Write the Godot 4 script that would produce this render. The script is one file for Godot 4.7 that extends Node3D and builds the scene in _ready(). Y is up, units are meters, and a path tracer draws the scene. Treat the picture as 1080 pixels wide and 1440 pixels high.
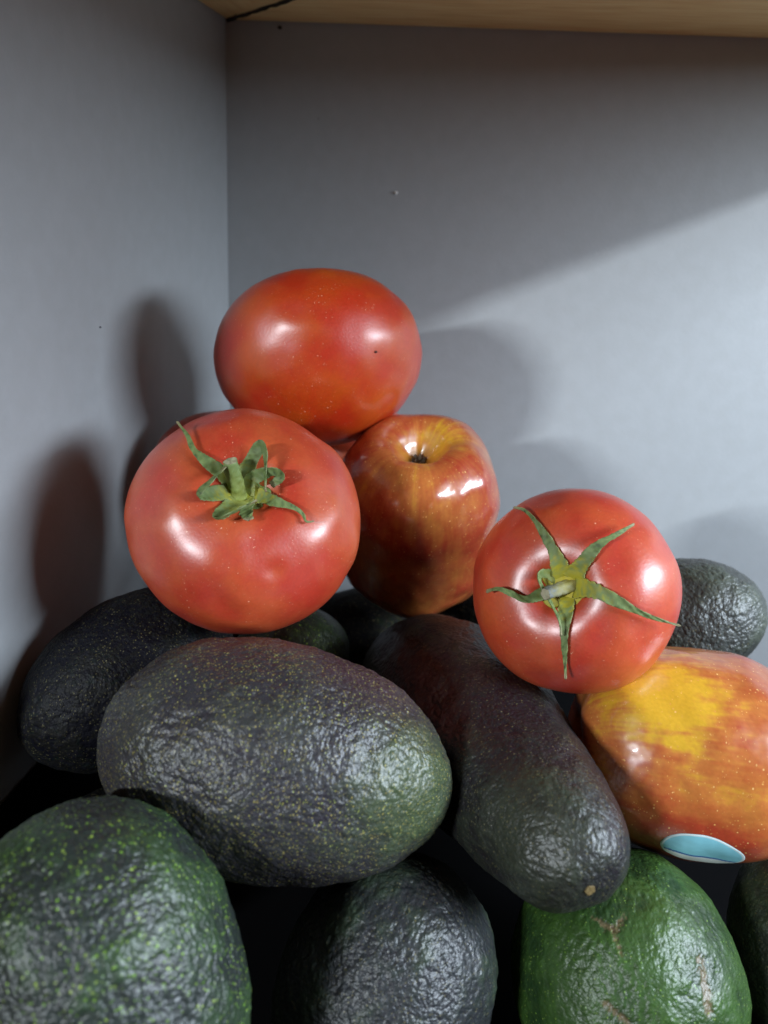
extends Node3D
# Tomatoes, apples and avocados piled in the corner of a grey shelf bay. Metres, y up; back wall at z = 0, left wall at x = 0.

const PROFILES := {
	"tomato": [0, -.80, .30, -.78, .62, -.64, .88, -.34, 1, .05, .95, .40, .74, .70, .48, .83, .27, .83, .12, .74, 0, .70],
	"plain": [0, -.90, .33, -.84, .66, -.63, .90, -.30, 1, .05, .95, .40, .76, .69, .50, .84, .27, .84, .12, .76, 0, .72],
	"apple": [0, -.78, .11, -.83, .32, -.95, .64, -.90, .89, -.66, .99, -.24, 1, .14, .97, .45, .83, .74, .58, .90, .37, .91, .22, .81, .10, .70, 0, .66],
	"egg": [0, -1, .34, -.93, .66, -.74, .89, -.42, 1, -.04, .96, .34, .80, .66, .54, .88, .26, .98, 0, 1],
	"pear": [0, -.98, .38, -.91, .74, -.70, .96, -.40, 1, -.08, .89, .18, .77, .42, .66, .66, .51, .86, .28, .97, 0, 1],
}
var names := {}
var lift := 0.0          # displacement written by the skin functions, metres
var n_low: FastNoiseLite
var n_mid: FastNoiseLite
var n_cell: FastNoiseLite
var n_ridge: FastNoiseLite
var n_fine: FastNoiseLite
var rng := RandomNumberGenerator.new()

# ------------------------------------------------------------------ set-up
func _ready():
	rng.seed = 7
	# camera
	var cam := Camera3D.new()
	cam.name = "camera"
	cam.transform = Transform3D(Basis(Vector3(.98318634, .06219644, -.17168641), Vector3(-.12008492, .92852703, -.35130778), Vector3(.13756538, .36601796, .92038395)), Vector3(.15512677, .236, .41491035))
	cam.keep_aspect = Camera3D.KEEP_HEIGHT
	cam.fov = 66.99
	cam.near = .01
	cam.far = 50
	var lens := CameraAttributesPhysical.new()
	lens.frustum_focal_length = 12.0 / tan(deg_to_rad(66.99 / 2))
	lens.frustum_focus_distance = .245
	lens.frustum_near = .01
	lens.frustum_far = 50
	lens.exposure_aperture = 7.0
	cam.attributes = lens
	add_child(cam)
	# surroundings: the dim rest of the room
	var we := WorldEnvironment.new()
	we.name = "surroundings"
	var env := Environment.new()
	env.background_mode = Environment.BG_COLOR
	env.background_color = Color(.38, .28, .21)
	env.background_energy_multiplier = .30
	env.ambient_light_source = Environment.AMBIENT_SOURCE_DISABLED
	env.tonemap_mode = Environment.TONE_MAPPER_LINEAR
	env.tonemap_exposure = 1.0
	env.sdfgi_enabled = true
	env.ssao_enabled = true
	env.ssil_enabled = true
	we.environment = env
	add_child(we)
	# lamps: a large cool panel to the right (soft), a slim bright strip up in front to the left (crisp)
	panel_lamp(Vector3(.76, .415, .360), Vector3(.09, .15, .17), Vector2(.34, .18), Color(.88, .94, 1.0), KEY, "oblong cool white panel lamp to the right of the shelf")
	panel_lamp(Vector3(-.43, .515, 1.21), Vector3(.10, .14, .10), Vector2(.20, .018), Color(.93, .97, 1.0), SPOT, "slim slanting strip lamp in front of the shelf to the upper left", Vector3(-.373, .786, -.433))
	setup_noise()
	setting()
	fruit()

const KEY := .98
const SPOT := 1.05

func noise(type: int, per_mm: float, s: int, oct := 1) -> FastNoiseLite:
	var n := FastNoiseLite.new()
	n.noise_type = type
	n.seed = s
	n.frequency = per_mm
	n.fractal_type = FastNoiseLite.FRACTAL_FBM if oct > 1 else FastNoiseLite.FRACTAL_NONE
	n.fractal_octaves = oct
	return n

func setup_noise():
	n_low = noise(FastNoiseLite.TYPE_SIMPLEX_SMOOTH, 1.0 / 24.0, 3, 2)
	n_mid = noise(FastNoiseLite.TYPE_SIMPLEX_SMOOTH, 1.0 / 6.0, 11, 2)
	n_fine = noise(FastNoiseLite.TYPE_SIMPLEX_SMOOTH, 1.0 / 1.3, 17, 2)
	n_ridge = noise(FastNoiseLite.TYPE_SIMPLEX_SMOOTH, 1.0 / 4.2, 23, 2)
	n_ridge.fractal_type = FastNoiseLite.FRACTAL_RIDGED
	n_cell = noise(FastNoiseLite.TYPE_CELLULAR, 1.0 / 1.9, 31)
	n_cell.cellular_return_type = FastNoiseLite.RETURN_DISTANCE
	n_cell.domain_warp_enabled = true
	n_cell.domain_warp_amplitude = .8
	n_cell.domain_warp_frequency = 1.0 / 4.0

# ------------------------------------------------------------------ naming
func numbered(called: String) -> String:
	var k: int = names.get(called, 0)
	names[called] = k + 1
	return called if k == 0 else "%s_%03d" % [called, k]

func tag(o: Node, label: String, category: String, group := ""):
	o.set_meta("label", label)
	o.set_meta("category", category)
	if group != "":
		o.set_meta("group", group)

func put(called: String, mesh: Mesh, mat: Material, parent: Node) -> MeshInstance3D:
	var o := MeshInstance3D.new()
	o.name = numbered(called) if parent == self else called
	o.mesh = mesh
	o.material_override = mat
	o.cast_shadow = GeometryInstance3D.SHADOW_CASTING_SETTING_ON
	parent.add_child(o, true)
	return o

func thing(called: String, at: Vector3, basis := Basis.IDENTITY) -> Node3D:
	var o := Node3D.new()
	o.name = numbered(called)
	o.transform = Transform3D(basis, at)
	add_child(o, true)
	return o

# ------------------------------------------------------------------ shapes
func axis_frame(y: Vector3) -> Basis:
	y = y.normalized()
	var h := Vector3.RIGHT if absf(y.x) < .8 else Vector3.BACK
	var z := h.cross(y).normalized()
	return Basis(y.cross(z), y, z)

func spline(p: Array, n: int) -> PackedVector2Array:
	var q: Array[Vector2] = []
	for i in range(0, p.size(), 2):
		q.append(Vector2(p[i], p[i + 1]))
	q.push_front(Vector2(-q[1].x, q[1].y))
	q.append(Vector2(-q[q.size() - 2].x, q[q.size() - 2].y))
	var dense := PackedVector2Array()
	for k in range(1, q.size() - 2):
		for i in 24:
			dense.append(q[k].cubic_interpolate(q[k + 1], q[k - 1], q[k + 2], i / 24.0))
	dense.append(q[q.size() - 2])
	var at := PackedFloat32Array([0.0])
	for i in range(1, dense.size()):
		at.append(at[i - 1] + dense[i].distance_to(dense[i - 1]))
	var out := PackedVector2Array()
	var k := 0
	for i in n + 1:
		var s: float = at[at.size() - 1] * i / n
		while k < at.size() - 2 and at[k + 1] < s:
			k += 1
		out.append(dense[k].lerp(dense[k + 1], (s - at[k]) / maxf(at[k + 1] - at[k], 1e-9)))
	out[0].x = 0
	out[n].x = 0
	return out

func grid_mesh(pos: PackedVector3Array, col: PackedColorArray, rows: int, cols: int, closed: bool, outward: Vector3) -> ArrayMesh:
	# rows x cols vertices; front faces clockwise seen from outside. With closed the columns wrap round.
	var nrm := PackedVector3Array()
	nrm.resize(pos.size())
	for i in rows:
		for j in cols:
			var jl := (j - 1 + cols) % cols if closed else maxi(j - 1, 0)
			var jr := (j + 1) % cols if closed else mini(j + 1, cols - 1)
			var du := pos[mini(i + 1, rows - 1) * cols + j] - pos[maxi(i - 1, 0) * cols + j]
			var dv := pos[i * cols + jr] - pos[i * cols + jl]
			nrm[i * cols + j] = du.cross(dv).normalized()
	if closed:
		for i in [0, rows - 1]:
			var t := Vector3.ZERO
			var near: int = 1 if i == 0 else rows - 2
			for j in cols:
				t += nrm[near * cols + j]
			for j in cols:
				nrm[i * cols + j] = t.normalized()
	var idx := PackedInt32Array()
	var last := cols if closed else cols - 1
	for i in rows - 1:
		for j in last:
			var a := i * cols + j
			var b := i * cols + (j + 1) % cols
			idx.append_array([a, b, a + cols, b, b + cols, a + cols])
	# make the winding agree with the outward side
	var mid := (rows / 2) * cols
	var want := (pos[mid] - outward)
	if nrm[mid].dot(want) < 0:
		for i in nrm.size():
			nrm[i] = -nrm[i]
	var e1 := pos[idx[mid * 6 + 1]] - pos[idx[mid * 6]]
	var e2 := pos[idx[mid * 6 + 2]] - pos[idx[mid * 6]]
	if e1.cross(e2).dot(nrm[idx[mid * 6]]) > 0:
		for i in range(0, idx.size(), 3):
			var t := idx[i]
			idx[i] = idx[i + 1]
			idx[i + 1] = t
	var arr := []
	arr.resize(Mesh.ARRAY_MAX)
	arr[Mesh.ARRAY_VERTEX] = pos
	arr[Mesh.ARRAY_NORMAL] = nrm
	arr[Mesh.ARRAY_COLOR] = col
	arr[Mesh.ARRAY_INDEX] = idx
	var m := ArrayMesh.new()
	m.add_surface_from_arrays(Mesh.PRIMITIVE_TRIANGLES, arr)
	return m

func skin(kind: String, a: float, b: float, rows: int, cols: int, style: Callable, how: Dictionary) -> ArrayMesh:
	var prof := spline(PROFILES[kind], rows)
	var pos := PackedVector3Array()
	var col := PackedColorArray()
	pos.resize((rows + 1) * cols)
	col.resize((rows + 1) * cols)
	var flat: float = how.get("flat", 1.0)
	for i in rows + 1:
		var p := prof[i]
		var d := prof[mini(i + 1, rows)] - prof[maxi(i - 1, 0)]
		var nr := d.y * b
		var ny := -d.x * a
		var l := sqrt(nr * nr + ny * ny) + 1e-9
		nr /= l
		ny /= l
		if i == 0 or i == rows:
			nr = 0.0
		for j in cols:
			var th := TAU * j / cols
			var c := cos(th)
			var s := sin(th)
			var q := Vector3(p.x * a * c, p.y * b, p.x * a * s * flat)
			lift = 0.0
			col[i * cols + j] = style.call(q, p, th, how)
			pos[i * cols + j] = q + Vector3(nr * c, ny, nr * s) * lift
	for i in [0, rows]:
		var h := Vector3.ZERO
		for j in cols:
			h += pos[i * cols + j]
		for j in cols:
			pos[i * cols + j] = h / cols
	return grid_mesh(pos, col, rows + 1, cols, true, Vector3.ZERO)

func mix3(a: Vector3, b: Vector3, t: float) -> Vector3:
	return a + (b - a) * clampf(t, 0.0, 1.0)

func rgb(v: Vector3) -> Color:
	return Color(maxf(v.x, .002), maxf(v.y, .002), maxf(v.z, .002))

func avocado_skin(q: Vector3, p: Vector2, _th: float, how: Dictionary) -> Color:
	var o: Vector3 = how.shift
	var m := q * 1000.0 + o
	var s := Vector3(m.x, m.y * .62, m.z)
	var low := n_low.get_noise_3dv(m)
	var mid := n_mid.get_noise_3dv(m)
	var cell := n_cell.get_noise_3dv(s)
	var rid := n_ridge.get_noise_3dv(s * 1.1)
	var calm := smoothstep(-.30, .30, n_low.get_noise_3dv(m * 1.7 + Vector3(500, 0, 0)) + .2 * mid)
	lift = .0009 * low + .00024 * mid * how.rough - .00036 * how.rough * (.30 + .85 * calm) * (cell + .5) + .00013 * how.rough * rid * (.4 + .7 * calm)
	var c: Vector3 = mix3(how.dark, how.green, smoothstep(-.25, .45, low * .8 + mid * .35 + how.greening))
	var towards: Vector3 = how.get("tip", Vector3.ZERO)
	if towards != Vector3.ZERO:
		c = mix3(c, how.get("tip_color", Vector3(.05, .085, .025)), .65 * smoothstep(.028, .006, q.distance_to(towards) - .006 * mid))
	var bl: Vector3 = how.get("blush", Vector3.ZERO)
	if bl != Vector3.ZERO:
		c = mix3(c, Vector3(.048, .022, .030), .8 * smoothstep(.036, .010, q.distance_to(bl) - .006 * mid))
	c *= 1.0 + .35 * rid * .6 - .25 * (cell + .5)
	for sc in how.get("scars", []):
		var ab: Vector3 = sc[1] - sc[0]
		var t := clampf((q - sc[0]).dot(ab) / ab.length_squared(), 0.0, 1.0)
		var dd: float = (q - sc[0] - ab * t).length() - sc[2] * (.7 + 1.1 * n_ridge.get_noise_3dv(m * 2.0)) - .0010 * n_fine.get_noise_3dv(m)
		var on := smoothstep(.0008, -.0002, dd)
		c = mix3(c, Vector3(.15, .105, .055) * (1.0 + .5 * n_fine.get_noise_3dv(m * 1.5)), on * .85)
		lift -= .00025 * on
	if p.y > .985 and how.get("scar", false):
		c = mix3(c, Vector3(.30, .20, .05), smoothstep(.990, .999, p.y))
	return rgb(c)

func tomato_skin(q: Vector3, p: Vector2, th: float, how: Dictionary) -> Color:
	var m: Vector3 = q * 1000.0 + how.shift
	var low := n_low.get_noise_3dv(m)
	var mid := n_mid.get_noise_3dv(m)
	var lobes: float = how.lobes
	lift = .0006 * low + how.get("lobe", .0004) * p.x * cos(lobes * th + how.shift.x + low * 1.5) * (0.35 + .65 * smoothstep(-.2, .9, p.y))
	for d in how.get("dents", []):
		var r: float = q.distance_to(d[0]) / d[1]
		lift -= d[2] * exp(-r * r)
	var c := mix3(how.red, how.orange, .45 + .9 * low + .25 * mid + how.get("fade", 0.0) * p.y)
	c = mix3(c, Vector3(.50, .16, .03), .6 * smoothstep(.30, .05, p.x) * float(p.y > 0.0))
	c *= 1.0 + .10 * n_fine.get_noise_3dv(m)
	return rgb(c)

func apple_skin(q: Vector3, p: Vector2, th: float, how: Dictionary) -> Color:
	var m: Vector3 = q * 1000.0 + how.shift
	var low := n_low.get_noise_3dv(m)
	var mid := n_mid.get_noise_3dv(m)
	lift = .0010 * low + .0009 * p.x * cos(5.0 * th + how.shift.x) * smoothstep(-.1, .9, absf(p.y)) + .00008 * mid
	var ring := Vector3(cos(th), 0, sin(th)) * 33.0
	var st := n_ridge.get_noise_3dv(ring * .55 + Vector3(0, m.y * .045, how.shift.z))
	var st2 := n_fine.get_noise_3dv(ring * .75 + Vector3(0, m.y * .075, how.shift.x))
	var st3 := n_mid.get_noise_3dv(ring * 1.0 + Vector3(0, m.y * .12, how.shift.y))
	var red: float = .74 + .05 * st + .19 * st2 + .17 * st3 + .18 * mid + .10 * n_fine.get_noise_3dv(m * .8) + .55 * low + how.redder
	for g in how.get("yellow", []):
		red -= g[2] * smoothstep(1.15, .15, q.distance_to(g[0]) / g[1] + .14 * st2 + .16 * st3 + .18 * mid)
	for g in how.get("redden", []):
		red += g[2] * smoothstep(1.0, .2, q.distance_to(g[0]) / g[1] + .2 * st2)
	var c := mix3(Vector3(.62, .35, .028), Vector3(.51, .180, .040), red * 1.7)
	c = mix3(c, Vector3(.36, .050, .022), (red - .50) * 1.05)
	if p.y > 0.0:
		c = mix3(c, how.cavity, .7 * smoothstep(.34, .12, p.x + .08 * mid))
		c = mix3(c, Vector3(.10, .065, .02), smoothstep(.11, .05, p.x + .03 * st2))
	c *= 1.0 + .12 * n_fine.get_noise_3dv(m)
	return rgb(c)

# ------------------------------------------------------------------ textures
func dots_image(side: int, count: int, r0: float, r1: float, palette: Array, wobble: float, s: int) -> ImageTexture:
	# a tile of round flecks with soft rims; alpha is the cover
	var g := RandomNumberGenerator.new()
	g.seed = s
	var im := Image.create_empty(side, side, false, Image.FORMAT_RGBA8)
	var base: Color = palette[0]
	im.fill(Color(base.r, base.g, base.b, 0))
	for n in count:
		var x := g.randf() * side
		var y := g.randf() * side
		var r := lerpf(r0, r1, pow(g.randf(), 2.2))
		var c: Color = palette[g.randi() % palette.size()]
		var strength := g.randf_range(.45, 1.0)
		var e := g.randf_range(1.0 - wobble, 1.0 + wobble)
		for v in range(-int(r * 1.6) - 1, int(r * 1.6) + 2):
			for u in range(-int(r * 1.6) - 1, int(r * 1.6) + 2):
				var d := sqrt(u * u * e + v * v / e) / r
				if d < 1.0:
					var a := strength * smoothstep(1.0, .45, d)
					var X := posmod(int(x) + u, side)
					var Y := posmod(int(y) + v, side)
					if im.get_pixel(X, Y).a < a:
						im.set_pixel(X, Y, Color(c.r, c.g, c.b, a))
	im.generate_mipmaps()
	return ImageTexture.create_from_image(im)

func noise_tex(side: int, n: FastNoiseLite, ramp: Array = []) -> NoiseTexture2D:
	var t := NoiseTexture2D.new()
	t.width = side
	t.height = side
	t.seamless = true
	t.noise = n
	if ramp.size():
		var g := Gradient.new()
		g.offsets = PackedFloat32Array(ramp[0])
		g.colors = PackedColorArray(ramp[1])
		t.color_ramp = g
	return t

func skin_material(rough: float, tile: float, detail: Texture2D, bump: Texture2D, bump_cm: float) -> StandardMaterial3D:
	var m := StandardMaterial3D.new()
	m.vertex_color_use_as_albedo = true
	m.roughness = rough
	m.metallic_specular = .5
	m.uv1_triplanar = true
	m.uv1_triplanar_sharpness = 8.0
	m.uv1_scale = Vector3.ONE / tile
	if detail:
		m.detail_enabled = true
		m.detail_albedo = detail
		m.detail_blend_mode = BaseMaterial3D.BLEND_MODE_MIX
		m.detail_uv_layer = BaseMaterial3D.DETAIL_UV_1
	if bump:
		m.heightmap_enabled = true
		m.heightmap_texture = bump
		m.heightmap_scale = bump_cm
	return m

func plain(c: Color, rough: float) -> StandardMaterial3D:
	var m := StandardMaterial3D.new()
	m.albedo_color = c.linear_to_srgb()
	m.roughness = rough
	return m

func vertex_mat(rough: float) -> StandardMaterial3D:
	var m := StandardMaterial3D.new()
	m.vertex_color_use_as_albedo = true
	m.roughness = rough
	return m

# ------------------------------------------------------------------ setting
func block(lo: Vector3, hi: Vector3, bevel := .0) -> ArrayMesh:
	# a box with chamfered edges
	var st := SurfaceTool.new()
	st.begin(Mesh.PRIMITIVE_TRIANGLES)
	st.set_smooth_group(-1)
	var c := (lo + hi) / 2
	var h := (hi - lo) / 2
	var b := minf(bevel, minf(h.x, minf(h.y, h.z)) * .9)
	var faces := []
	for ax in 3:
		for s: float in [-1.0, 1.0]:
			var u := (ax + 1) % 3
			var v := (ax + 2) % 3
			var f := []
			for k in [[-1, -1], [1, -1], [1, 1], [-1, 1]]:
				var p := Vector3.ZERO
				p[ax] = s * h[ax]
				p[u] = k[0] * (h[u] - b)
				p[v] = k[1] * (h[v] - b)
				f.append(p)
			faces.append(f)
	if b > 0.0:
		for ax in 3:
			var u := (ax + 1) % 3
			var v := (ax + 2) % 3
			for su: float in [-1.0, 1.0]:
				for sv: float in [-1.0, 1.0]:
					var f := []
					for k in [[-1, 0], [1, 0], [1, 1], [-1, 1]]:
						var p := Vector3.ZERO
						p[ax] = k[0] * (h[ax] - b)
						p[u] = su * (h[u] - (b if k[1] == 0 else 0.0))
						p[v] = sv * (h[v] - (0.0 if k[1] == 0 else b))
						f.append(p)
					faces.append(f)
		for sx: float in [-1.0, 1.0]:
			for sy: float in [-1.0, 1.0]:
				for sz: float in [-1.0, 1.0]:
					faces.append([Vector3(sx * h.x, sy * (h.y - b), sz * (h.z - b)), Vector3(sx * (h.x - b), sy * h.y, sz * (h.z - b)), Vector3(sx * (h.x - b), sy * (h.y - b), sz * h.z)])
	for f in faces:
		add_face(st, f, c, Vector3.ZERO)
	st.generate_normals()
	return st.commit()

func add_face(st: SurfaceTool, f: Array, shift: Vector3, inside: Vector3):
	var n: Vector3 = (f[1] - f[0]).cross(f[2] - f[0])
	var mid := Vector3.ZERO
	for p in f:
		mid += p
	mid /= f.size()
	var flip := n.dot(mid - inside) > 0
	for k in range(1, f.size() - 1):
		for p in ([f[0], f[k + 1], f[k]] if flip else [f[0], f[k], f[k + 1]]):
			st.add_vertex(p + shift)

func prism(poly: Array, y0: float, y1: float) -> ArrayMesh:
	# a flat board with that outline in x, z
	var st := SurfaceTool.new()
	st.begin(Mesh.PRIMITIVE_TRIANGLES)
	st.set_smooth_group(-1)
	var mid := Vector3.ZERO
	var lo := []
	var hi := []
	for p: Vector2 in poly:
		lo.append(Vector3(p.x, y0, p.y))
		hi.append(Vector3(p.x, y1, p.y))
		mid += Vector3(p.x, (y0 + y1) / 2, p.y) / poly.size()
	add_face(st, lo, Vector3.ZERO, mid)
	add_face(st, hi, Vector3.ZERO, mid)
	for k in poly.size():
		var k2 := (k + 1) % poly.size()
		add_face(st, [lo[k], lo[k2], hi[k2], hi[k]], Vector3.ZERO, mid)
	st.generate_normals()
	return st.commit()

func setting():
	# melamine board walls: grey with an almost invisible fine grain
	var wall := StandardMaterial3D.new()
	wall.albedo_color = Color(.675, .688, .697)
	wall.roughness = .52
	wall.metallic_specular = .35
	wall.uv1_triplanar = true
	wall.uv1_world_triplanar = true
	wall.uv1_scale = Vector3.ONE / .16
	wall.albedo_texture = noise_tex(1024, noise(FastNoiseLite.TYPE_SIMPLEX, .012, 5, 5), [[0.0, .5, 1.0], [Color(.975, .973, .97), Color(.985, .985, .985), Color(1, 1, 1)]])
	wall.heightmap_enabled = true
	wall.heightmap_texture = noise_tex(1024, noise(FastNoiseLite.TYPE_SIMPLEX_SMOOTH, .06, 6, 2))
	wall.heightmap_scale = .004
	var left := put("left_wall", block(Vector3(-.018, -.030, .0002), Vector3(0, .70, .252), .0006), wall, self)
	left.set_meta("kind", "structure")
	var back := put("back_wall", block(Vector3(-.018, -.030, -.018), Vector3(1.10, .70, 0), .0004), wall, self)
	back.set_meta("kind", "structure")
	for s in [[Vector3(.0884, .2430, .0003), .0009, Color(.88, .86, .83)], [Vector3(.0473, .2745, .0002), .0003, Color(.04, .035, .03)], [Vector3(.0271, .3128, .0004), .0011, Color(.015, .012, .01)]]:
		var sm := SphereMesh.new()
		sm.radius = s[1]
		sm.height = s[1] * 1.6
		sm.radial_segments = 10
		sm.rings = 6
		put("paint_speck", sm, plain(s[2], .6), back).position = s[0]
	var dm := SphereMesh.new()
	dm.radius = .0004
	dm.height = .0007
	dm.radial_segments = 10
	dm.rings = 6
	put("paint_speck", dm, plain(Color(.05, .05, .055), .6), left).position = Vector3(.0003, .1869, .1382)
	# floor board and the black tray the fruit lies in
	put("shelf_floor", block(Vector3(-.018, -.052, -.018), Vector3(.85, -.0305, .40), .0006), wall, self).set_meta("kind", "structure")
	var black := plain(Color(.004, .004, .0045), .75)
	black.metallic_specular = .12
	var tray := thing("produce_tray", Vector3(0, -.013, 0))
	tag(tray, "shallow black plastic tray under the whole pile of fruit", "tray")
	put("base", block(Vector3(.0012, -.012, .0012), Vector3(.60, .0, .345), .001), black, tray)
	put("rim", prism([Vector2(.0009, .0012), Vector2(.0030, .0012), Vector2(.0030, .345), Vector2(.0009, .345)], .0002, .050), black, tray)
	put("rim", block(Vector3(.0032, .0002, .0009), Vector3(.60, .006, .0030), .0008), black, tray)
	put("rim", block(Vector3(.0032, .0002, .3425), Vector3(.60, .020, .3450), .0008), black, tray)
	# wooden shelf overhead: two boards meeting in a mitre at the corner
	var wood := StandardMaterial3D.new()
	wood.roughness = .55
	wood.uv1_triplanar = true
	wood.uv1_scale = Vector3(1 / .40, 1 / .10, 1 / .05)
	wood.albedo_texture = noise_tex(1024, noise(FastNoiseLite.TYPE_SIMPLEX_SMOOTH, .010, 41, 5), [[0.0, .35, .6, 1.0], [Color(.90, .73, .47), Color(.95, .79, .53), Color(.965, .82, .56), Color(.99, .87, .63)]])
	var wood2 := wood.duplicate()
	wood2.uv1_scale = Vector3(1 / .05, 1 / .10, 1 / .40)
	var y0 := .3153
	var shelf := thing("wooden_shelf", Vector3(0, y0, 0))
	tag(shelf, "tan wooden shelf overhead with a dark mitre joint in the corner", "shelf")
	var m := SHELF_X / (1.0 + SHELF_SLANT)          # where the mitre meets the slanting front edge
	var zl := (SHELF_X - .0006) / SHELF_SLANT
	put("board", prism([Vector2(.0016, .0006), Vector2(.455, .0006), Vector2(.455, .340), Vector2(.240, .340), Vector2(m + .0008, m - .0002)], 0, .018), wood, shelf)
	put("board", prism([Vector2(.0006, .0016), Vector2(m - .0008, m + .0008), Vector2(.0006, zl)], .0003, .018), wood2, shelf)
	put("board", prism([Vector2(.0002, .2530), Vector2(.0002, zl), Vector2(-.18, (SHELF_X + .18) / SHELF_SLANT), Vector2(-.18, .2530)], .0003, .018), wood2, shelf)
	# the ragged dark filler in the joint
	var st := SurfaceTool.new()
	st.begin(Mesh.PRIMITIVE_TRIANGLES)
	st.set_smooth_group(-1)
	var g := RandomNumberGenerator.new()
	g.seed = 3
	var d := Vector3(1, 0, 1).normalized()
	var side := Vector3(1, 0, -1).normalized()
	var prev := []
	for i in 60:
		var s := .0006 + i * .0046
		var w := .0007 + .0011 * g.randf() * smoothstep(0., .02, s)
		var off := .0004 * g.randf_range(-1, 1)
		var ring := [d * s + side * (w + off) + Vector3(0, .001, 0), d * s + side * off + Vector3(0, -.0009 - .0008 * g.randf(), 0), d * s - side * (w - off) + Vector3(0, .001, 0)]
		if prev.size():
			for k in 3:
				var k2 := (k + 1) % 3
				add_face(st, [prev[k], prev[k2], ring[k2], ring[k]], Vector3.ZERO, (prev[0] + prev[2] + ring[0] + ring[2]) / 4)
		prev = ring
	st.generate_normals()
	put("joint", st.commit(), plain(Color(.012, .011, .009), .6), shelf)

const SHELF_X := .397
const SHELF_SLANT := 1.032

# ------------------------------------------------------------------ lamps
func panel_lamp(at: Vector3, aim_at: Vector3, size: Vector2, c: Color, energy: float, label: String, up := Vector3.UP):
	var b := Basis.looking_at(aim_at - at, up)
	var o := thing("panel_lamp", at, b)
	tag(o, label, "lamp")
	put("housing", block(Vector3(-size.x / 2 - .006, -size.y / 2 - .006, .002), Vector3(size.x / 2 + .006, size.y / 2 + .006, .022), .003), plain(Color(.6, .6, .6), .4), o)
	var em := plain(Color(.8, .8, .8), .5)
	em.emission_enabled = true
	em.emission = c
	em.emission_energy_multiplier = .8
	put("diffuser", block(Vector3(-size.x / 2, -size.y / 2, -.001), Vector3(size.x / 2, size.y / 2, .0015), .0004), em, o)
	var l := AreaLight3D.new()
	l.name = "light"
	l.area_size = size
	l.light_color = c
	l.light_energy = energy
	l.area_range = 5
	l.area_attenuation = 2
	l.shadow_enabled = true
	l.position = Vector3(0, 0, -.004)
	o.add_child(l)

# ------------------------------------------------------------------ fruit
func strap(path: Array, w0: float, w1: float, thick: float, rows: int, hub: Vector3, s: int, yellow: float) -> ArrayMesh:
	# a leaf-like strip along a smooth path: lens-shaped section with a crease, widest near the foot, pointed at the end
	var cv := Curve3D.new()
	for i in path.size():
		var t: Vector3 = (path[mini(i + 1, path.size() - 1)] - path[maxi(i - 1, 0)]) / 5.5
		cv.add_point(path[i], -t, t)
	cv.bake_interval = .0004
	var L := cv.get_baked_length()
	var g := RandomNumberGenerator.new()
	g.seed = s
	var pos := PackedVector3Array()
	var col := PackedColorArray()
	var n := 14
	var ph := g.randf() * 9.0
	var up := Vector3.UP
	for i in rows + 1:
		var t := float(i) / rows
		var p := cv.sample_baked(L * t, true)
		var tan := (cv.sample_baked(minf(L * t + .0006, L), true) - cv.sample_baked(maxf(L * t - .0006, 0), true)).normalized()
		if i == 0:
			up = (p - hub).normalized()
		up = (up - tan * up.dot(tan)).normalized()
		var sd := tan.cross(up).normalized()
		var tw := .35 * sin(t * 5.0 + ph) * t
		var s2 := sd * cos(tw) + up * sin(tw)
		var u2 := up * cos(tw) - sd * sin(tw)
		var w := lerpf(w0, w1, smoothstep(0.0, 1.0, pow(t, .75))) * (1.0 + .10 * sin(t * 17.0 + ph) + .16 * n_fine.get_noise_3dv(p * 2400.0)) * (1.0 if i < rows else .15)
		for k in n:
			var a := TAU * k / n
			var x := cos(a) * w / 2
			var y := sin(a) * thick / 2 + absf(cos(a)) * w * .13 + .00010 * sin(a * 3.0 + t * 40.0)
			pos.append(p + s2 * x + u2 * y)
			var nz := n_fine.get_noise_3dv(pos[pos.size() - 1] * 1600.0 + Vector3(s * 9, 0, 0)) * .5 + n_mid.get_noise_3dv(pos[pos.size() - 1] * 3000.0 + Vector3(s * 5, 0, 0))
			var c := mix3(Vector3(.085, .135, .040), Vector3(.19, .25, .085), .5 + .7 * nz)
			c = mix3(c, Vector3(.035, .045, .018), 1.6 * (nz * -1.0 - .28))
			c = mix3(c, Vector3(.42, .36, .020), yellow * smoothstep(.36, .04, t + .25 * nz))
			c = mix3(c, Vector3(.26, .22, .12), smoothstep(.86, 1.0, t))
			c = mix3(c, Vector3(.30, .31, .16), .5 * smoothstep(.90, 1.0, absf(cos(a))))
			col.append(rgb(c))
	return grid_mesh(pos, col, rows + 1, n, true, cv.sample_baked(L * .5, true))

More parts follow.
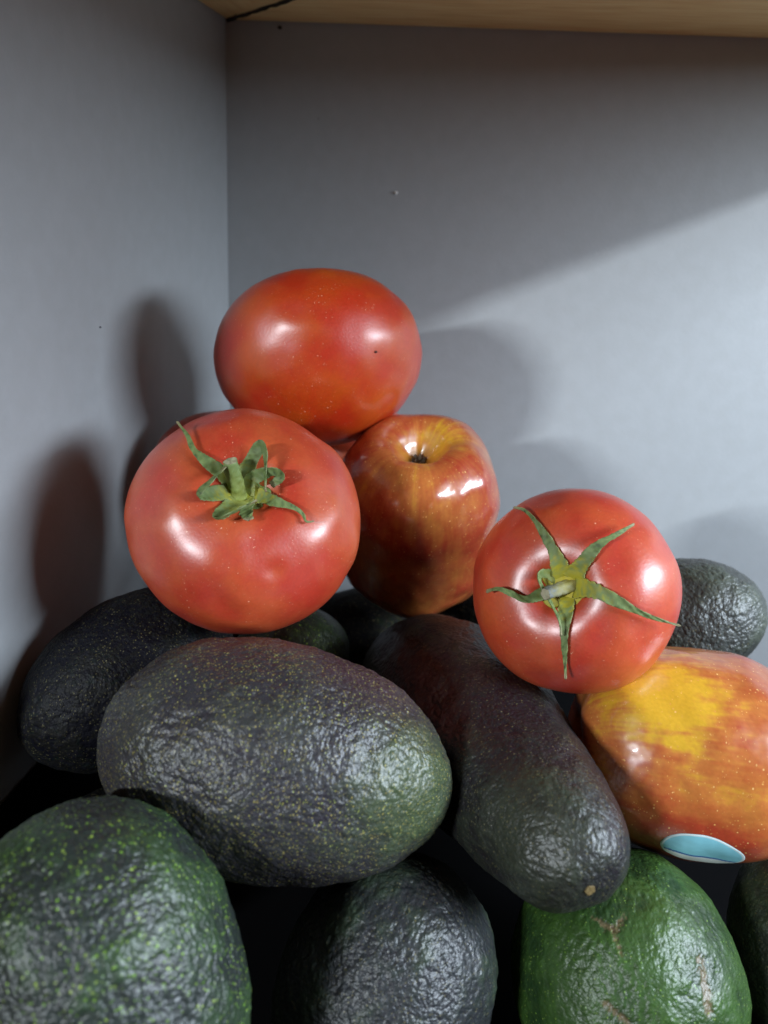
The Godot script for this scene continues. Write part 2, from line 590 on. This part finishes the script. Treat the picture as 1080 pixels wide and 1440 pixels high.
func stalk(path: Array, r0: float, r1: float, c0: Vector3, c1: Vector3, s: int, cut := Vector3(.45, .42, .27)) -> ArrayMesh:
	var cv := Curve3D.new()
	for i in path.size():
		var t: Vector3 = (path[mini(i + 1, path.size() - 1)] - path[maxi(i - 1, 0)]) / 6.0
		cv.add_point(path[i], -t, t)
	cv.bake_interval = .0004
	var L := cv.get_baked_length()
	var fr := axis_frame(path[path.size() - 1] - path[0])
	var pos := PackedVector3Array()
	var col := PackedColorArray()
	var n := 24
	var rows := 26
	for i in rows + 1:
		var t := minf(float(i) / (rows - 3), 1.0)
		var p := cv.sample_baked(L * t, true)
		var shrink: float = [1.0, .88, .5, .0][maxi(i - (rows - 3), 0)]
		for k in n:
			var a := TAU * k / n
			var dir := fr.x * cos(a) + fr.z * sin(a)
			var nz := n_mid.get_noise_3dv((p + dir * .002) * 2600.0 + Vector3(s, 0, 0))
			pos.append(p + dir * lerpf(r0, r1, t) * (1.0 + .16 * nz + .07 * sin(a * 5.0)) * shrink + fr.y * (.0002 * nz if shrink < .9 else 0.0))
			var c := mix3(c0, c1, t + .4 * nz)
			if shrink < .95:
				c = mix3(c, cut, .8)
			col.append(rgb(c * (1.0 + .3 * nz)))
	return grid_mesh(pos, col, rows + 1, n, true, cv.sample_baked(L * .5, true))

func hub(at: Vector3, r: float, h: float, points: int, s: int, green: Vector3, yellow: Vector3) -> ArrayMesh:
	# the little star-shaped disc in which the sepals join
	var pos := PackedVector3Array()
	var col := PackedColorArray()
	var n := 60
	var rows := 16
	for i in rows + 1:
		var t := float(i) / rows
		var up := t < .5
		var q := (t * 2.0 if up else 2.0 - t * 2.0)
		for k in n:
			var a := TAU * k / n
			var rr := r * q * (1.0 + .22 * q * cos(points * a + s))
			var nz := n_fine.get_noise_3dv(Vector3(cos(a) * q * 5, s, sin(a) * q * 5))
			pos.append(at + Vector3(rr * cos(a), (h if up else -h * .4) * (1.0 - q * q) + .00025 * nz + q * q * .0012, rr * sin(a)))
			col.append(rgb(mix3(yellow, green, smoothstep(.35, 1.0, q + .5 * nz))))
	return grid_mesh(pos, col, rows + 1, n, true, at + Vector3(0, -.0003, 0))

func avocado(at: Vector3, a: float, b: float, ax: Vector3, kind: String, detail: int, how: Dictionary, label: String) -> MeshInstance3D:
	var m := skin_material(how.gloss, .052, how.flecks, bump_tex, .036 * how.rough)
	m.metallic_specular = how.get("spec", .54)
	m.detail_mask = fleck_mask
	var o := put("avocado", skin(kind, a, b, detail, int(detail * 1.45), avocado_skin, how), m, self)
	o.transform = Transform3D(axis_frame(ax), at)
	tag(o, label, "avocado", "avocados in the pile")
	return o

var bump_tex: Texture2D
var fleck_mask: Texture2D

func fruit():
	# --- textures shared by alike fruit
	var bn := noise(FastNoiseLite.TYPE_CELLULAR, .034, 77, 2)
	bn.cellular_return_type = FastNoiseLite.RETURN_DISTANCE
	bn.domain_warp_enabled = true
	bn.domain_warp_amplitude = 9
	bn.domain_warp_frequency = .02
	bump_tex = noise_tex(1024, bn, [[0.0, 1.0], [Color.WHITE, Color.BLACK]])
	fleck_mask = noise_tex(512, noise(FastNoiseLite.TYPE_SIMPLEX_SMOOTH, .010, 62, 2), [[0.0, .35, .6, 1.0], [Color(.45, .45, .45), Color(.70, .70, .70), Color(1, 1, 1), Color(1, 1, 1)]])
	var gold := dots_image(1024, 3600, 2.2, 6.2, [Color(.60, .54, .28), Color(.64, .60, .31), Color(.50, .45, .27), Color(.57, .60, .30)], .35, 1)
	var lime := dots_image(1024, 1250, 2.6, 7.4, [Color(.55, .72, .22), Color(.48, .66, .20), Color(.66, .76, .30)], .3, 2)
	var pin := dots_image(1024, 900, 2.0, 5.5, [Color(.50, .66, .26), Color(.44, .60, .22), Color(.58, .66, .30)], .3, 8)
	var dull := dots_image(1024, 1700, 2.0, 6.0, [Color(.42, .39, .25), Color(.36, .36, .24), Color(.45, .42, .30)], .35, 3)
	var dust := dots_image(1024, 1000, 1.2, 4.8, [Color(.90, .58, .46), Color(.93, .70, .58), Color(.84, .46, .34)], .6, 4)
	var lent := dots_image(1024, 700, 1.8, 6.5, [Color(.88, .66, .38), Color(.90, .72, .46), Color(.82, .58, .30)], .3, 5)
	# --- avocados
	var A := avocado(Vector3(.1030, .0858, .2392), .0332, .0506, Vector3(-1.007, .124, .101), "egg", 420, {"shift": Vector3(0, 0, 0), "rough": 1.0, "gloss": .42, "flecks": gold, "dark": Vector3(.027, .025, .030), "green": Vector3(.036, .038, .035), "greening": -.05, "tip": Vector3(.0155, -.0400, -.0122), "tip_color": Vector3(.060, .090, .034), "blush": Vector3(-.0215, -.0195, -.0334)}, "large speckled grey green avocado under the tomato with the curled calyx")
	var B := avocado(Vector3(.1572, .0686, .1898), .0318, .0800, Vector3(.4398, .172, .8815), "pear", 340, {"shift": Vector3(70, 10, 40), "rough": .8, "gloss": .42, "flecks": dull, "dark": Vector3(.013, .011, .014), "green": Vector3(.020, .022, .018), "greening": -.1, "tip": Vector3(-.0130, .0660, -.0060), "tip_color": Vector3(.040, .048, .030)}, "dark pear shaped avocado pointing down beside the side lying apple")
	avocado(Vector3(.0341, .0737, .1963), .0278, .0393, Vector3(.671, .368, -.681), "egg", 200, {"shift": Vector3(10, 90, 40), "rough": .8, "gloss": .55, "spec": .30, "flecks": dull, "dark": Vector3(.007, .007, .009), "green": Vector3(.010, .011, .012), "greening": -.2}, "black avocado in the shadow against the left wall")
	avocado(Vector3(.0809, .0624, .2982), .0311, .0435, Vector3(-.425, .861, -.279), "egg", 340, {"shift": Vector3(30, 50, 140), "rough": 1.15, "gloss": .42, "flecks": lime, "dark": Vector3(.020, .026, .023), "green": Vector3(.030, .056, .024), "greening": .04}, "green flecked avocado in the bottom left corner of the pile")
	avocado(Vector3(.1407, .0252, .2600), .0306, .0397, Vector3(.209, .784, -.56), "egg", 300, {"shift": Vector3(130, 50, 10), "rough": 1.1, "gloss": .42, "flecks": dull, "dark": Vector3(.022, .024, .027), "green": Vector3(.030, .044, .028), "greening": -.1}, "blackish avocado at the bottom between two greener avocados")
	var f_how := {"shift": Vector3(30, 150, 10), "rough": .75, "gloss": .42, "flecks": pin, "dark": Vector3(.018, .042, .012), "green": Vector3(.035, .078, .016), "greening": .25, "scars": [[Vector3(-.0085, .0265, .0232), Vector3(-.0045, .0245, .0275), .0004], [Vector3(-.0045, .0245, .0275), Vector3(-.0005, .0268, .0245), .0004], [Vector3(-.0045, .0245, .0275), Vector3(-.0040, .0200, .0302), .0003], [Vector3(.0172, .0150, .0258), Vector3(.0165, .0040, .0290), .0008], [Vector3(-.0100, .0085, .0312), Vector3(-.0050, .0040, .0330), .0003]]}
	var F := avocado(Vector3(.2115, .0243, .2405), .0332, .0389, Vector3(-.234, .756, -.483), "egg", 320, f_how, "bright green avocado with brown scars at the bottom right")
	avocado(Vector3(.2406, .0841, .1114), .0253, .0304, Vector3(-.806, -.475, -.125), "egg", 220, {"shift": Vector3(230, 50, 10), "rough": 1.2, "gloss": .42, "flecks": dull, "dark": Vector3(.046, .050, .046), "green": Vector3(.062, .072, .056), "greening": 0.0}, "grey glossy avocado against the back wall behind the starry tomato")
	avocado(Vector3(.2736, .0234, .2181), .0265, .0367, Vector3(-.149, .726, -.592), "egg", 150, {"shift": Vector3(60, 250, 10), "rough": .9, "gloss": .42, "flecks": dull, "dark": Vector3(.020, .022, .018), "green": Vector3(.032, .042, .022), "greening": 0.0}, "dark avocado under the stickered apple at the right edge")
	avocado(Vector3(.0787, .0581, .1416), .0197, .0256, Vector3(.704, -.17, -.69), "egg", 130, {"shift": Vector3(60, 20, 210), "rough": .9, "gloss": .42, "flecks": lime, "dark": Vector3(.022, .028, .022), "green": Vector3(.036, .055, .026), "greening": .1}, "small patch of dark green avocado showing below the curled calyx tomato")
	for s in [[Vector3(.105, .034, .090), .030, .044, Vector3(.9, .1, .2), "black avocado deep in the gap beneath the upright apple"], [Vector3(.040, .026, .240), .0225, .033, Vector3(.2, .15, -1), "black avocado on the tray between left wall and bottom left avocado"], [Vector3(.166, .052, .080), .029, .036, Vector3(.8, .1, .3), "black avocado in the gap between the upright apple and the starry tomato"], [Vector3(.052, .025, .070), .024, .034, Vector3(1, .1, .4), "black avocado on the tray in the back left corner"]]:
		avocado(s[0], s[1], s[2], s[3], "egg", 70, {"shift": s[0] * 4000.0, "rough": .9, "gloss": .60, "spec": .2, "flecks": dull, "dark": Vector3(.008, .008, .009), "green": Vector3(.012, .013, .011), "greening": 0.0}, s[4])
	# the stem button of the pear shaped avocado
	put("stem_button", stalk([Vector3(-.0020, .0775, .0015), Vector3(-.0021, .0796, .0017), Vector3(-.0021, .0801, .0017)], .0019, .0013, Vector3(.07, .05, .03), Vector3(.16, .11, .04), 4, Vector3(.15, .105, .04)), vertex_mat(.6), B)
	# --- tomatoes
	var patchy := noise(FastNoiseLite.TYPE_SIMPLEX_SMOOTH, .006, 61, 3)
	var mask := noise_tex(512, patchy, [[0.0, .36, .60, 1.0], [Color(.05, .05, .05), Color(.22, .22, .22), Color(1, 1, 1), Color(1, 1, 1)]])
	var tm := skin_material(.40, .060, dust, noise_tex(1024, noise(FastNoiseLite.TYPE_SIMPLEX_SMOOTH, .045, 63, 3)), .0030)
	tm.detail_mask = mask
	tm.metallic_specular = .6
	tm.clearcoat_enabled = true
	tm.clearcoat = .55
	tm.clearcoat_roughness = .30
	tm.subsurf_scatter_enabled = true
	tm.subsurf_scatter_strength = .06
	var red := Vector3(.47, .038, .018)
	var orange := Vector3(.52, .088, .026)
	var t_how := {"shift": Vector3(4, 40, 9), "lobes": 4.0, "lobe": .0003, "red": Vector3(.50, .028, .004), "orange": Vector3(.53, .075, .006), "fade": .15}
	var T := tomato(Vector3(.0789, .1740, .1083), .0423, .0344, Vector3(-.258, .729, -.632), "plain", 170, tm, t_how, "smooth red tomato lying on top of the whole pile")
	var bs := SphereMesh.new()
	bs.radius = .0006
	bs.height = .0009
	bs.radial_segments = 12
	bs.rings = 6
	put("blemish", bs, plain(Color(.08, .02, .012), .7), T).position = on_skin(Vector3(.0242, -.0134, .0265), "plain", .0423, .0344, .0001, tomato_skin, t_how)
	var C := tomato(Vector3(.0742, .1340, .1853), .0379, .0360, Vector3(.292, .715, .65), "tomato", 200, tm, {"shift": Vector3(54, 4, 19), "lobes": 5.0, "lobe": .0005, "red": red, "orange": orange, "dents": [[Vector3(.0128, .0262, .0234), .0035, .0009], [Vector3(.0185, .0270, .0190), .007, .0007]]}, "big tomato with a curled green calyx resting on the speckled avocado")
	var D := tomato(Vector3(.1845, .1248, .1829), .0324, .0307, Vector3(-.284, .416, .855), "tomato", 190, tm, {"shift": Vector3(14, 74, 59), "lobes": 5.0, "lobe": .0005, "red": red, "orange": orange}, "tomato with a five pointed star calyx and grey stem facing out")
	tomato(Vector3(.0381, .1191, .1087), .0319, .0317, Vector3(-.149, .726, -.592), "plain", 90, tm, {"shift": Vector3(94, 4, 9), "lobes": 5.0, "red": Vector3(.46, .035, .014), "orange": Vector3(.50, .08, .020)}, "dark red tomato peeking out behind the curled calyx tomato at left")
	tomato(Vector3(.0816, .1201, .0552), .0315, .0304, Vector3(-.149, .726, -.592), "plain", 90, tm, {"shift": Vector3(94, 84, 9), "lobes": 5.0, "red": red, "orange": orange}, "red tomato hidden behind the top tomato, a sliver showing above the apple")
	# calyx of the front tomato
	var leaf := vertex_mat(.62)
	leaf.backlight_enabled = true
	leaf.backlight = Color(.10, .14, .03)
	var k := put("calyx", hub(Vector3(-.001, .0262, .001), .0062, .0012, 6, 2, Vector3(.13, .19, .05), Vector3(.32, .32, .03)), leaf, C)
	var core := Vector3(0, -.004, 0)
	var curls := [
		[[Vector3(-.0033, .0268, .0012), Vector3(-.0095, .0311, -.0014), Vector3(-.0144, .0322, -.0032), Vector3(-.0195, .0311, -.0068), Vector3(-.0226, .0301, -.0113), Vector3(-.0274, .0280, -.0164)], .0062, .0008],
		[[Vector3(-.0031, .0270, .0022), Vector3(-.0079, .0302, .0046), Vector3(-.0130, .0322, .0079), Vector3(-.0141, .0346, .0079), Vector3(-.0113, .0366, .0037), Vector3(-.0086, .0362, -.0014)], .0060, .0030],
		[[Vector3(-.0024, .0270, .0031), Vector3(-.0041, .0298, .0073), Vector3(-.0062, .0320, .0122), Vector3(-.0062, .0346, .0147), Vector3(-.0020, .0355, .0115), Vector3(.0029, .0337, .0057)], .0062, .0018],
		[[Vector3(-.0012, .0265, .0025), Vector3(.0003, .0292, .0072), Vector3(.0012, .0318, .0105), Vector3(.0021, .0330, .0121)], .0060, .0034],
		[[Vector3(-.0005, .0262, .0016), Vector3(.0039, .0282, .0017), Vector3(.0080, .0308, .0033), Vector3(.0139, .0318, .0041), Vector3(.0169, .0316, .0054), Vector3(.0184, .0317, .0074), Vector3(.0207, .0318, .0067)], .0064, .0006],
		[[Vector3(-.0026, .0265, .0004), Vector3(-.0025, .0293, -.0056), Vector3(-.0012, .0332, -.0101), Vector3(.0000, .0355, -.0118), Vector3(.0019, .0356, -.0090), Vector3(.0032, .0340, -.0038), Vector3(.0047, .0338, .0023)], .0066, .0016],
		[[Vector3(-.0015, .0269, .0013), Vector3(-.0008, .0298, -.0021), Vector3(.0025, .0329, -.0040), Vector3(.0058, .0350, -.0046), Vector3(.0079, .0346, -.0037), Vector3(.0056, .0312, -.0015)], .0054, .0026]]
	for i in curls.size():
		put("sepal", strap(curls[i][0], curls[i][1], curls[i][2], .00045, 60, core, 20 + i, .8 if i % 3 == 1 else .35), leaf, k)
	put("stem", stalk([Vector3(-.0029, .0264, .0029), Vector3(-.0046, .0308, .0005), Vector3(-.0064, .0345, -.0016), Vector3(-.0075, .0369, -.0032)], .0026, .0021, Vector3(.24, .27, .05), Vector3(.16, .22, .07), 6), leaf, k)
	# calyx of the right tomato
	k = put("calyx", hub(Vector3(.0020, .0230, -.0008), .0078, .0014, 5, 1, Vector3(.34, .32, .025), Vector3(.52, .42, .018)), leaf, D)
	var star := [
		[[Vector3(.0006, .0231, -.0020), Vector3(-.0019, .0267, -.0092), Vector3(-.0077, .0260, -.0170), Vector3(-.0131, .0238, -.0217), Vector3(-.0173, .0233, -.0226)], .0058, .0008],
		[[Vector3(.0030, .0238, -.0029), Vector3(.0069, .0272, -.0090), Vector3(.0104, .0275, -.0138), Vector3(.0149, .0261, -.0175), Vector3(.0186, .0222, -.0211)], .0062, .0009],
		[[Vector3(.0044, .0240, -.0007), Vector3(.0107, .0271, -.0003), Vector3(.0175, .0266, .0020), Vector3(.0251, .0238, .0046), Vector3(.0337, .0180, .0063)], .0060, .0006],
		[[Vector3(.0021, .0229, .0008), Vector3(.0028, .0263, .0072), Vector3(.0033, .0275, .0129), Vector3(.0039, .0255, .0204), Vector3(.0044, .0237, .0262)], .0056, .0008],
		[[Vector3(.0007, .0225, -.0002), Vector3(-.0045, .0249, .0023), Vector3(-.0088, .0283, .0048), Vector3(-.0132, .0304, .0036), Vector3(-.0171, .0301, .0028), Vector3(-.0212, .0278, .0041)], .0046, .0012],
		[[Vector3(.0000, .0228, -.0019), Vector3(-.0038, .0258, -.0037), Vector3(-.0059, .0286, -.0027), Vector3(-.0041, .0293, .0012), Vector3(-.0007, .0299, .0054), Vector3(.0022, .0313, .0096), Vector3(.0029, .0304, .0137)], .0040, .0008]]
	for i in star.size():
		put("sepal", strap(star[i][0], star[i][1], star[i][2], .00045, 60, core, 40 + i, .9 if i < 4 else .3), leaf, k)
	put("stem", stalk([Vector3(.0039, .0219, -.0019), Vector3(.0017, .0249, -.0003), Vector3(-.0004, .0282, .0010), Vector3(-.0024, .0324, .0025)], .0021, .0018, Vector3(.36, .31, .06), Vector3(.13, .14, .13), 9), vertex_mat(.7), k)
	# --- apples
	var am := skin_material(.30, .060, lent, null, 0)
	am.clearcoat_enabled = true
	am.clearcoat = .7
	am.clearcoat_roughness = .09
	var U := put("apple", skin("apple", .0336, .0432, 220, 330, apple_skin, {"shift": Vector3(5, 1, 3), "redder": .36, "cavity": Vector3(.54, .27, .03), "yellow": [[Vector3(-.0042, .0378, .0239), .024, .40], [Vector3(.009, .036, -.008), .016, .7]]}), am, self)
	U.transform = Transform3D(axis_frame(Vector3(.008, .921, .382)), Vector3(.1242, .1161, .1144))
	tag(U, "upright orange red apple with a dark hollow on top, between the tomatoes", "apple", "apples in the pile")
	var cal := vertex_mat(.8)
	var rest := put("calyx", hub(Vector3(0, .0288, 0), .0034, .0012, 5, 3, Vector3(.05, .035, .02), Vector3(.10, .07, .04)), cal, U)
	for i in 7:
		var an := TAU * i / 7.0 + .3
		var d := Vector3(cos(an), 0, sin(an))
		put("sepal", strap_plain([Vector3(0, .0296, 0) + d * .001, Vector3(0, .0312 + .0006 * (i % 3), 0) + d * .0026, Vector3(0, .0324, 0) + d * (.0018 + .0006 * (i % 2))], .0016, .0004), plain(Color(.10, .075, .05) * (1.0 + .5 * (i % 3)), .85), rest)
	var s_how := {"shift": Vector3(45, 21, 83), "redder": .06, "cavity": Vector3(.40, .20, .025), "yellow": [[Vector3(.0145, -.0130, .0277), .023, .95]], "redden": [[Vector3(.0300, .0007, -.0125), .025, .85], [Vector3(.0060, .0180, .0290), .014, .3]]}
	var S := put("apple", skin("apple", .0332, .0370, 300, 460, apple_skin, s_how), am, self)
	S.transform = Transform3D(axis_frame(Vector3(1.014, -.005, -.019)), SIDE)
	tag(S, "yellow and red striped apple lying on its side with a blue sticker", "apple", "apples in the pile")
	put("sticker", sticker(s_how), vertex_mat(.30), S).set_meta("label", "small pale blue oval sticker with white lower band")

const SIDE := Vector3(.2264, .0770, .1919)

func tomato(at: Vector3, a: float, b: float, ax: Vector3, kind: String, detail: int, m: Material, how: Dictionary, label: String) -> MeshInstance3D:
	var o := put("tomato", skin(kind, a, b, detail, int(detail * 1.6), tomato_skin, how), m, self)
	o.transform = Transform3D(axis_frame(ax), at)
	tag(o, label, "tomato", "tomatoes in the pile")
	return o

func on_skin(q: Vector3, kind: String, a: float, b: float, over: float, style: Callable, how: Dictionary) -> Vector3:
	# the point of the fruit's surface in the direction of q, a little above it
	if not profiles.has(kind):
		profiles[kind] = spline(PROFILES[kind], 400)
	var prof: PackedVector2Array = profiles[kind]
	var want := atan2(q.y / b, Vector2(q.x, q.z).length() / a)
	var best := 1
	var err := 9.0
	for k in range(1, prof.size() - 1):
		var e := absf(atan2(prof[k].y, prof[k].x) - want)
		if e < err:
			err = e
			best = k
	var a0 := atan2(prof[best - 1].y, prof[best - 1].x)
	var a1 := atan2(prof[best + 1].y, prof[best + 1].x)
	var p := prof[best - 1].lerp(prof[best + 1], clampf((want - a0) / (a1 - a0), 0.0, 1.0))
	var d := prof[best + 1] - prof[best - 1]
	var th := atan2(q.z, q.x)
	var n := Vector3(d.y * b * cos(th), -d.x * a, d.y * b * sin(th)).normalized()
	var r := Vector3(p.x * a * cos(th), p.y * b, p.x * a * sin(th))
	lift = 0.0
	style.call(r, p, fposmod(th, TAU), how)
	return r + n * (lift + over)

var profiles := {}

func strap_plain(path: Array, w: float, thick: float) -> ArrayMesh:
	# a thin ragged streak along a path
	var cv := Curve3D.new()
	for i in path.size():
		var t: Vector3 = (path[mini(i + 1, path.size() - 1)] - path[maxi(i - 1, 0)]) / 6.0
		cv.add_point(path[i], -t, t)
	cv.bake_interval = .0004
	var L := cv.get_baked_length()
	var pos := PackedVector3Array()
	var col := PackedColorArray()
	var rows := 20
	for i in rows + 1:
		var t := float(i) / rows
		var p := cv.sample_baked(L * t, true)
		var tan := (cv.sample_baked(minf(L * t + .0005, L), true) - cv.sample_baked(maxf(L * t - .0005, 0), true)).normalized()
		var up := p.normalized()
		up = (up - tan * up.dot(tan)).normalized()
		var sd := tan.cross(up)
		var ww := w * sin(PI * clampf(t, .03, .97)) * (1.0 + .45 * n_fine.get_noise_3dv(p * 2200.0))
		for k in 8:
			var a := TAU * k / 8.0
			pos.append(p + sd * cos(a) * ww / 2 + up * sin(a) * thick / 2)
			col.append(Color.WHITE)
	return grid_mesh(pos, col, rows + 1, 8, true, cv.sample_baked(L * .5, true))

func sticker(how: Dictionary) -> ArrayMesh:
	var c := Vector3(.0308, .0015, -.0128)
	var u := (Vector3(.0274, .0136, -.0181) - Vector3(.0292, -.0095, -.0125)).normalized()
	var n := c.normalized()
	u = (u - n * u.dot(n)).normalized()
	var v := n.cross(u)
	if v.dot(Vector3(.0325, -.0008, -.0053) - c) < 0:
		v = -v
	var pos := PackedVector3Array()
	var col := PackedColorArray()
	var rows := 60
	var n_ := 120
	for i in rows + 1:
		var q := float(i) / rows
		for k in n_:
			var a := TAU * k / n_
			var x := q * cos(a)
			var y := q * sin(a)
			pos.append(on_skin(c + u * x * .0128 + v * y * .0085, "apple", .0332, .0370, .00022 if q < .99 else .00004, apple_skin, how))
			var cc := Vector3(.24, .58, .68)
			var wave := -.26 + .16 * x - .06 * x * x
			if y < wave + .06:
				cc = Vector3(.05, .14, .42)
			if y < wave - .05:
				cc = Vector3(.74, .77, .77)
			if q > .93:
				cc = Vector3(.62, .74, .75)
			col.append(rgb(cc))
	return grid_mesh(pos, col, rows + 1, n_, true, Vector3.ZERO)
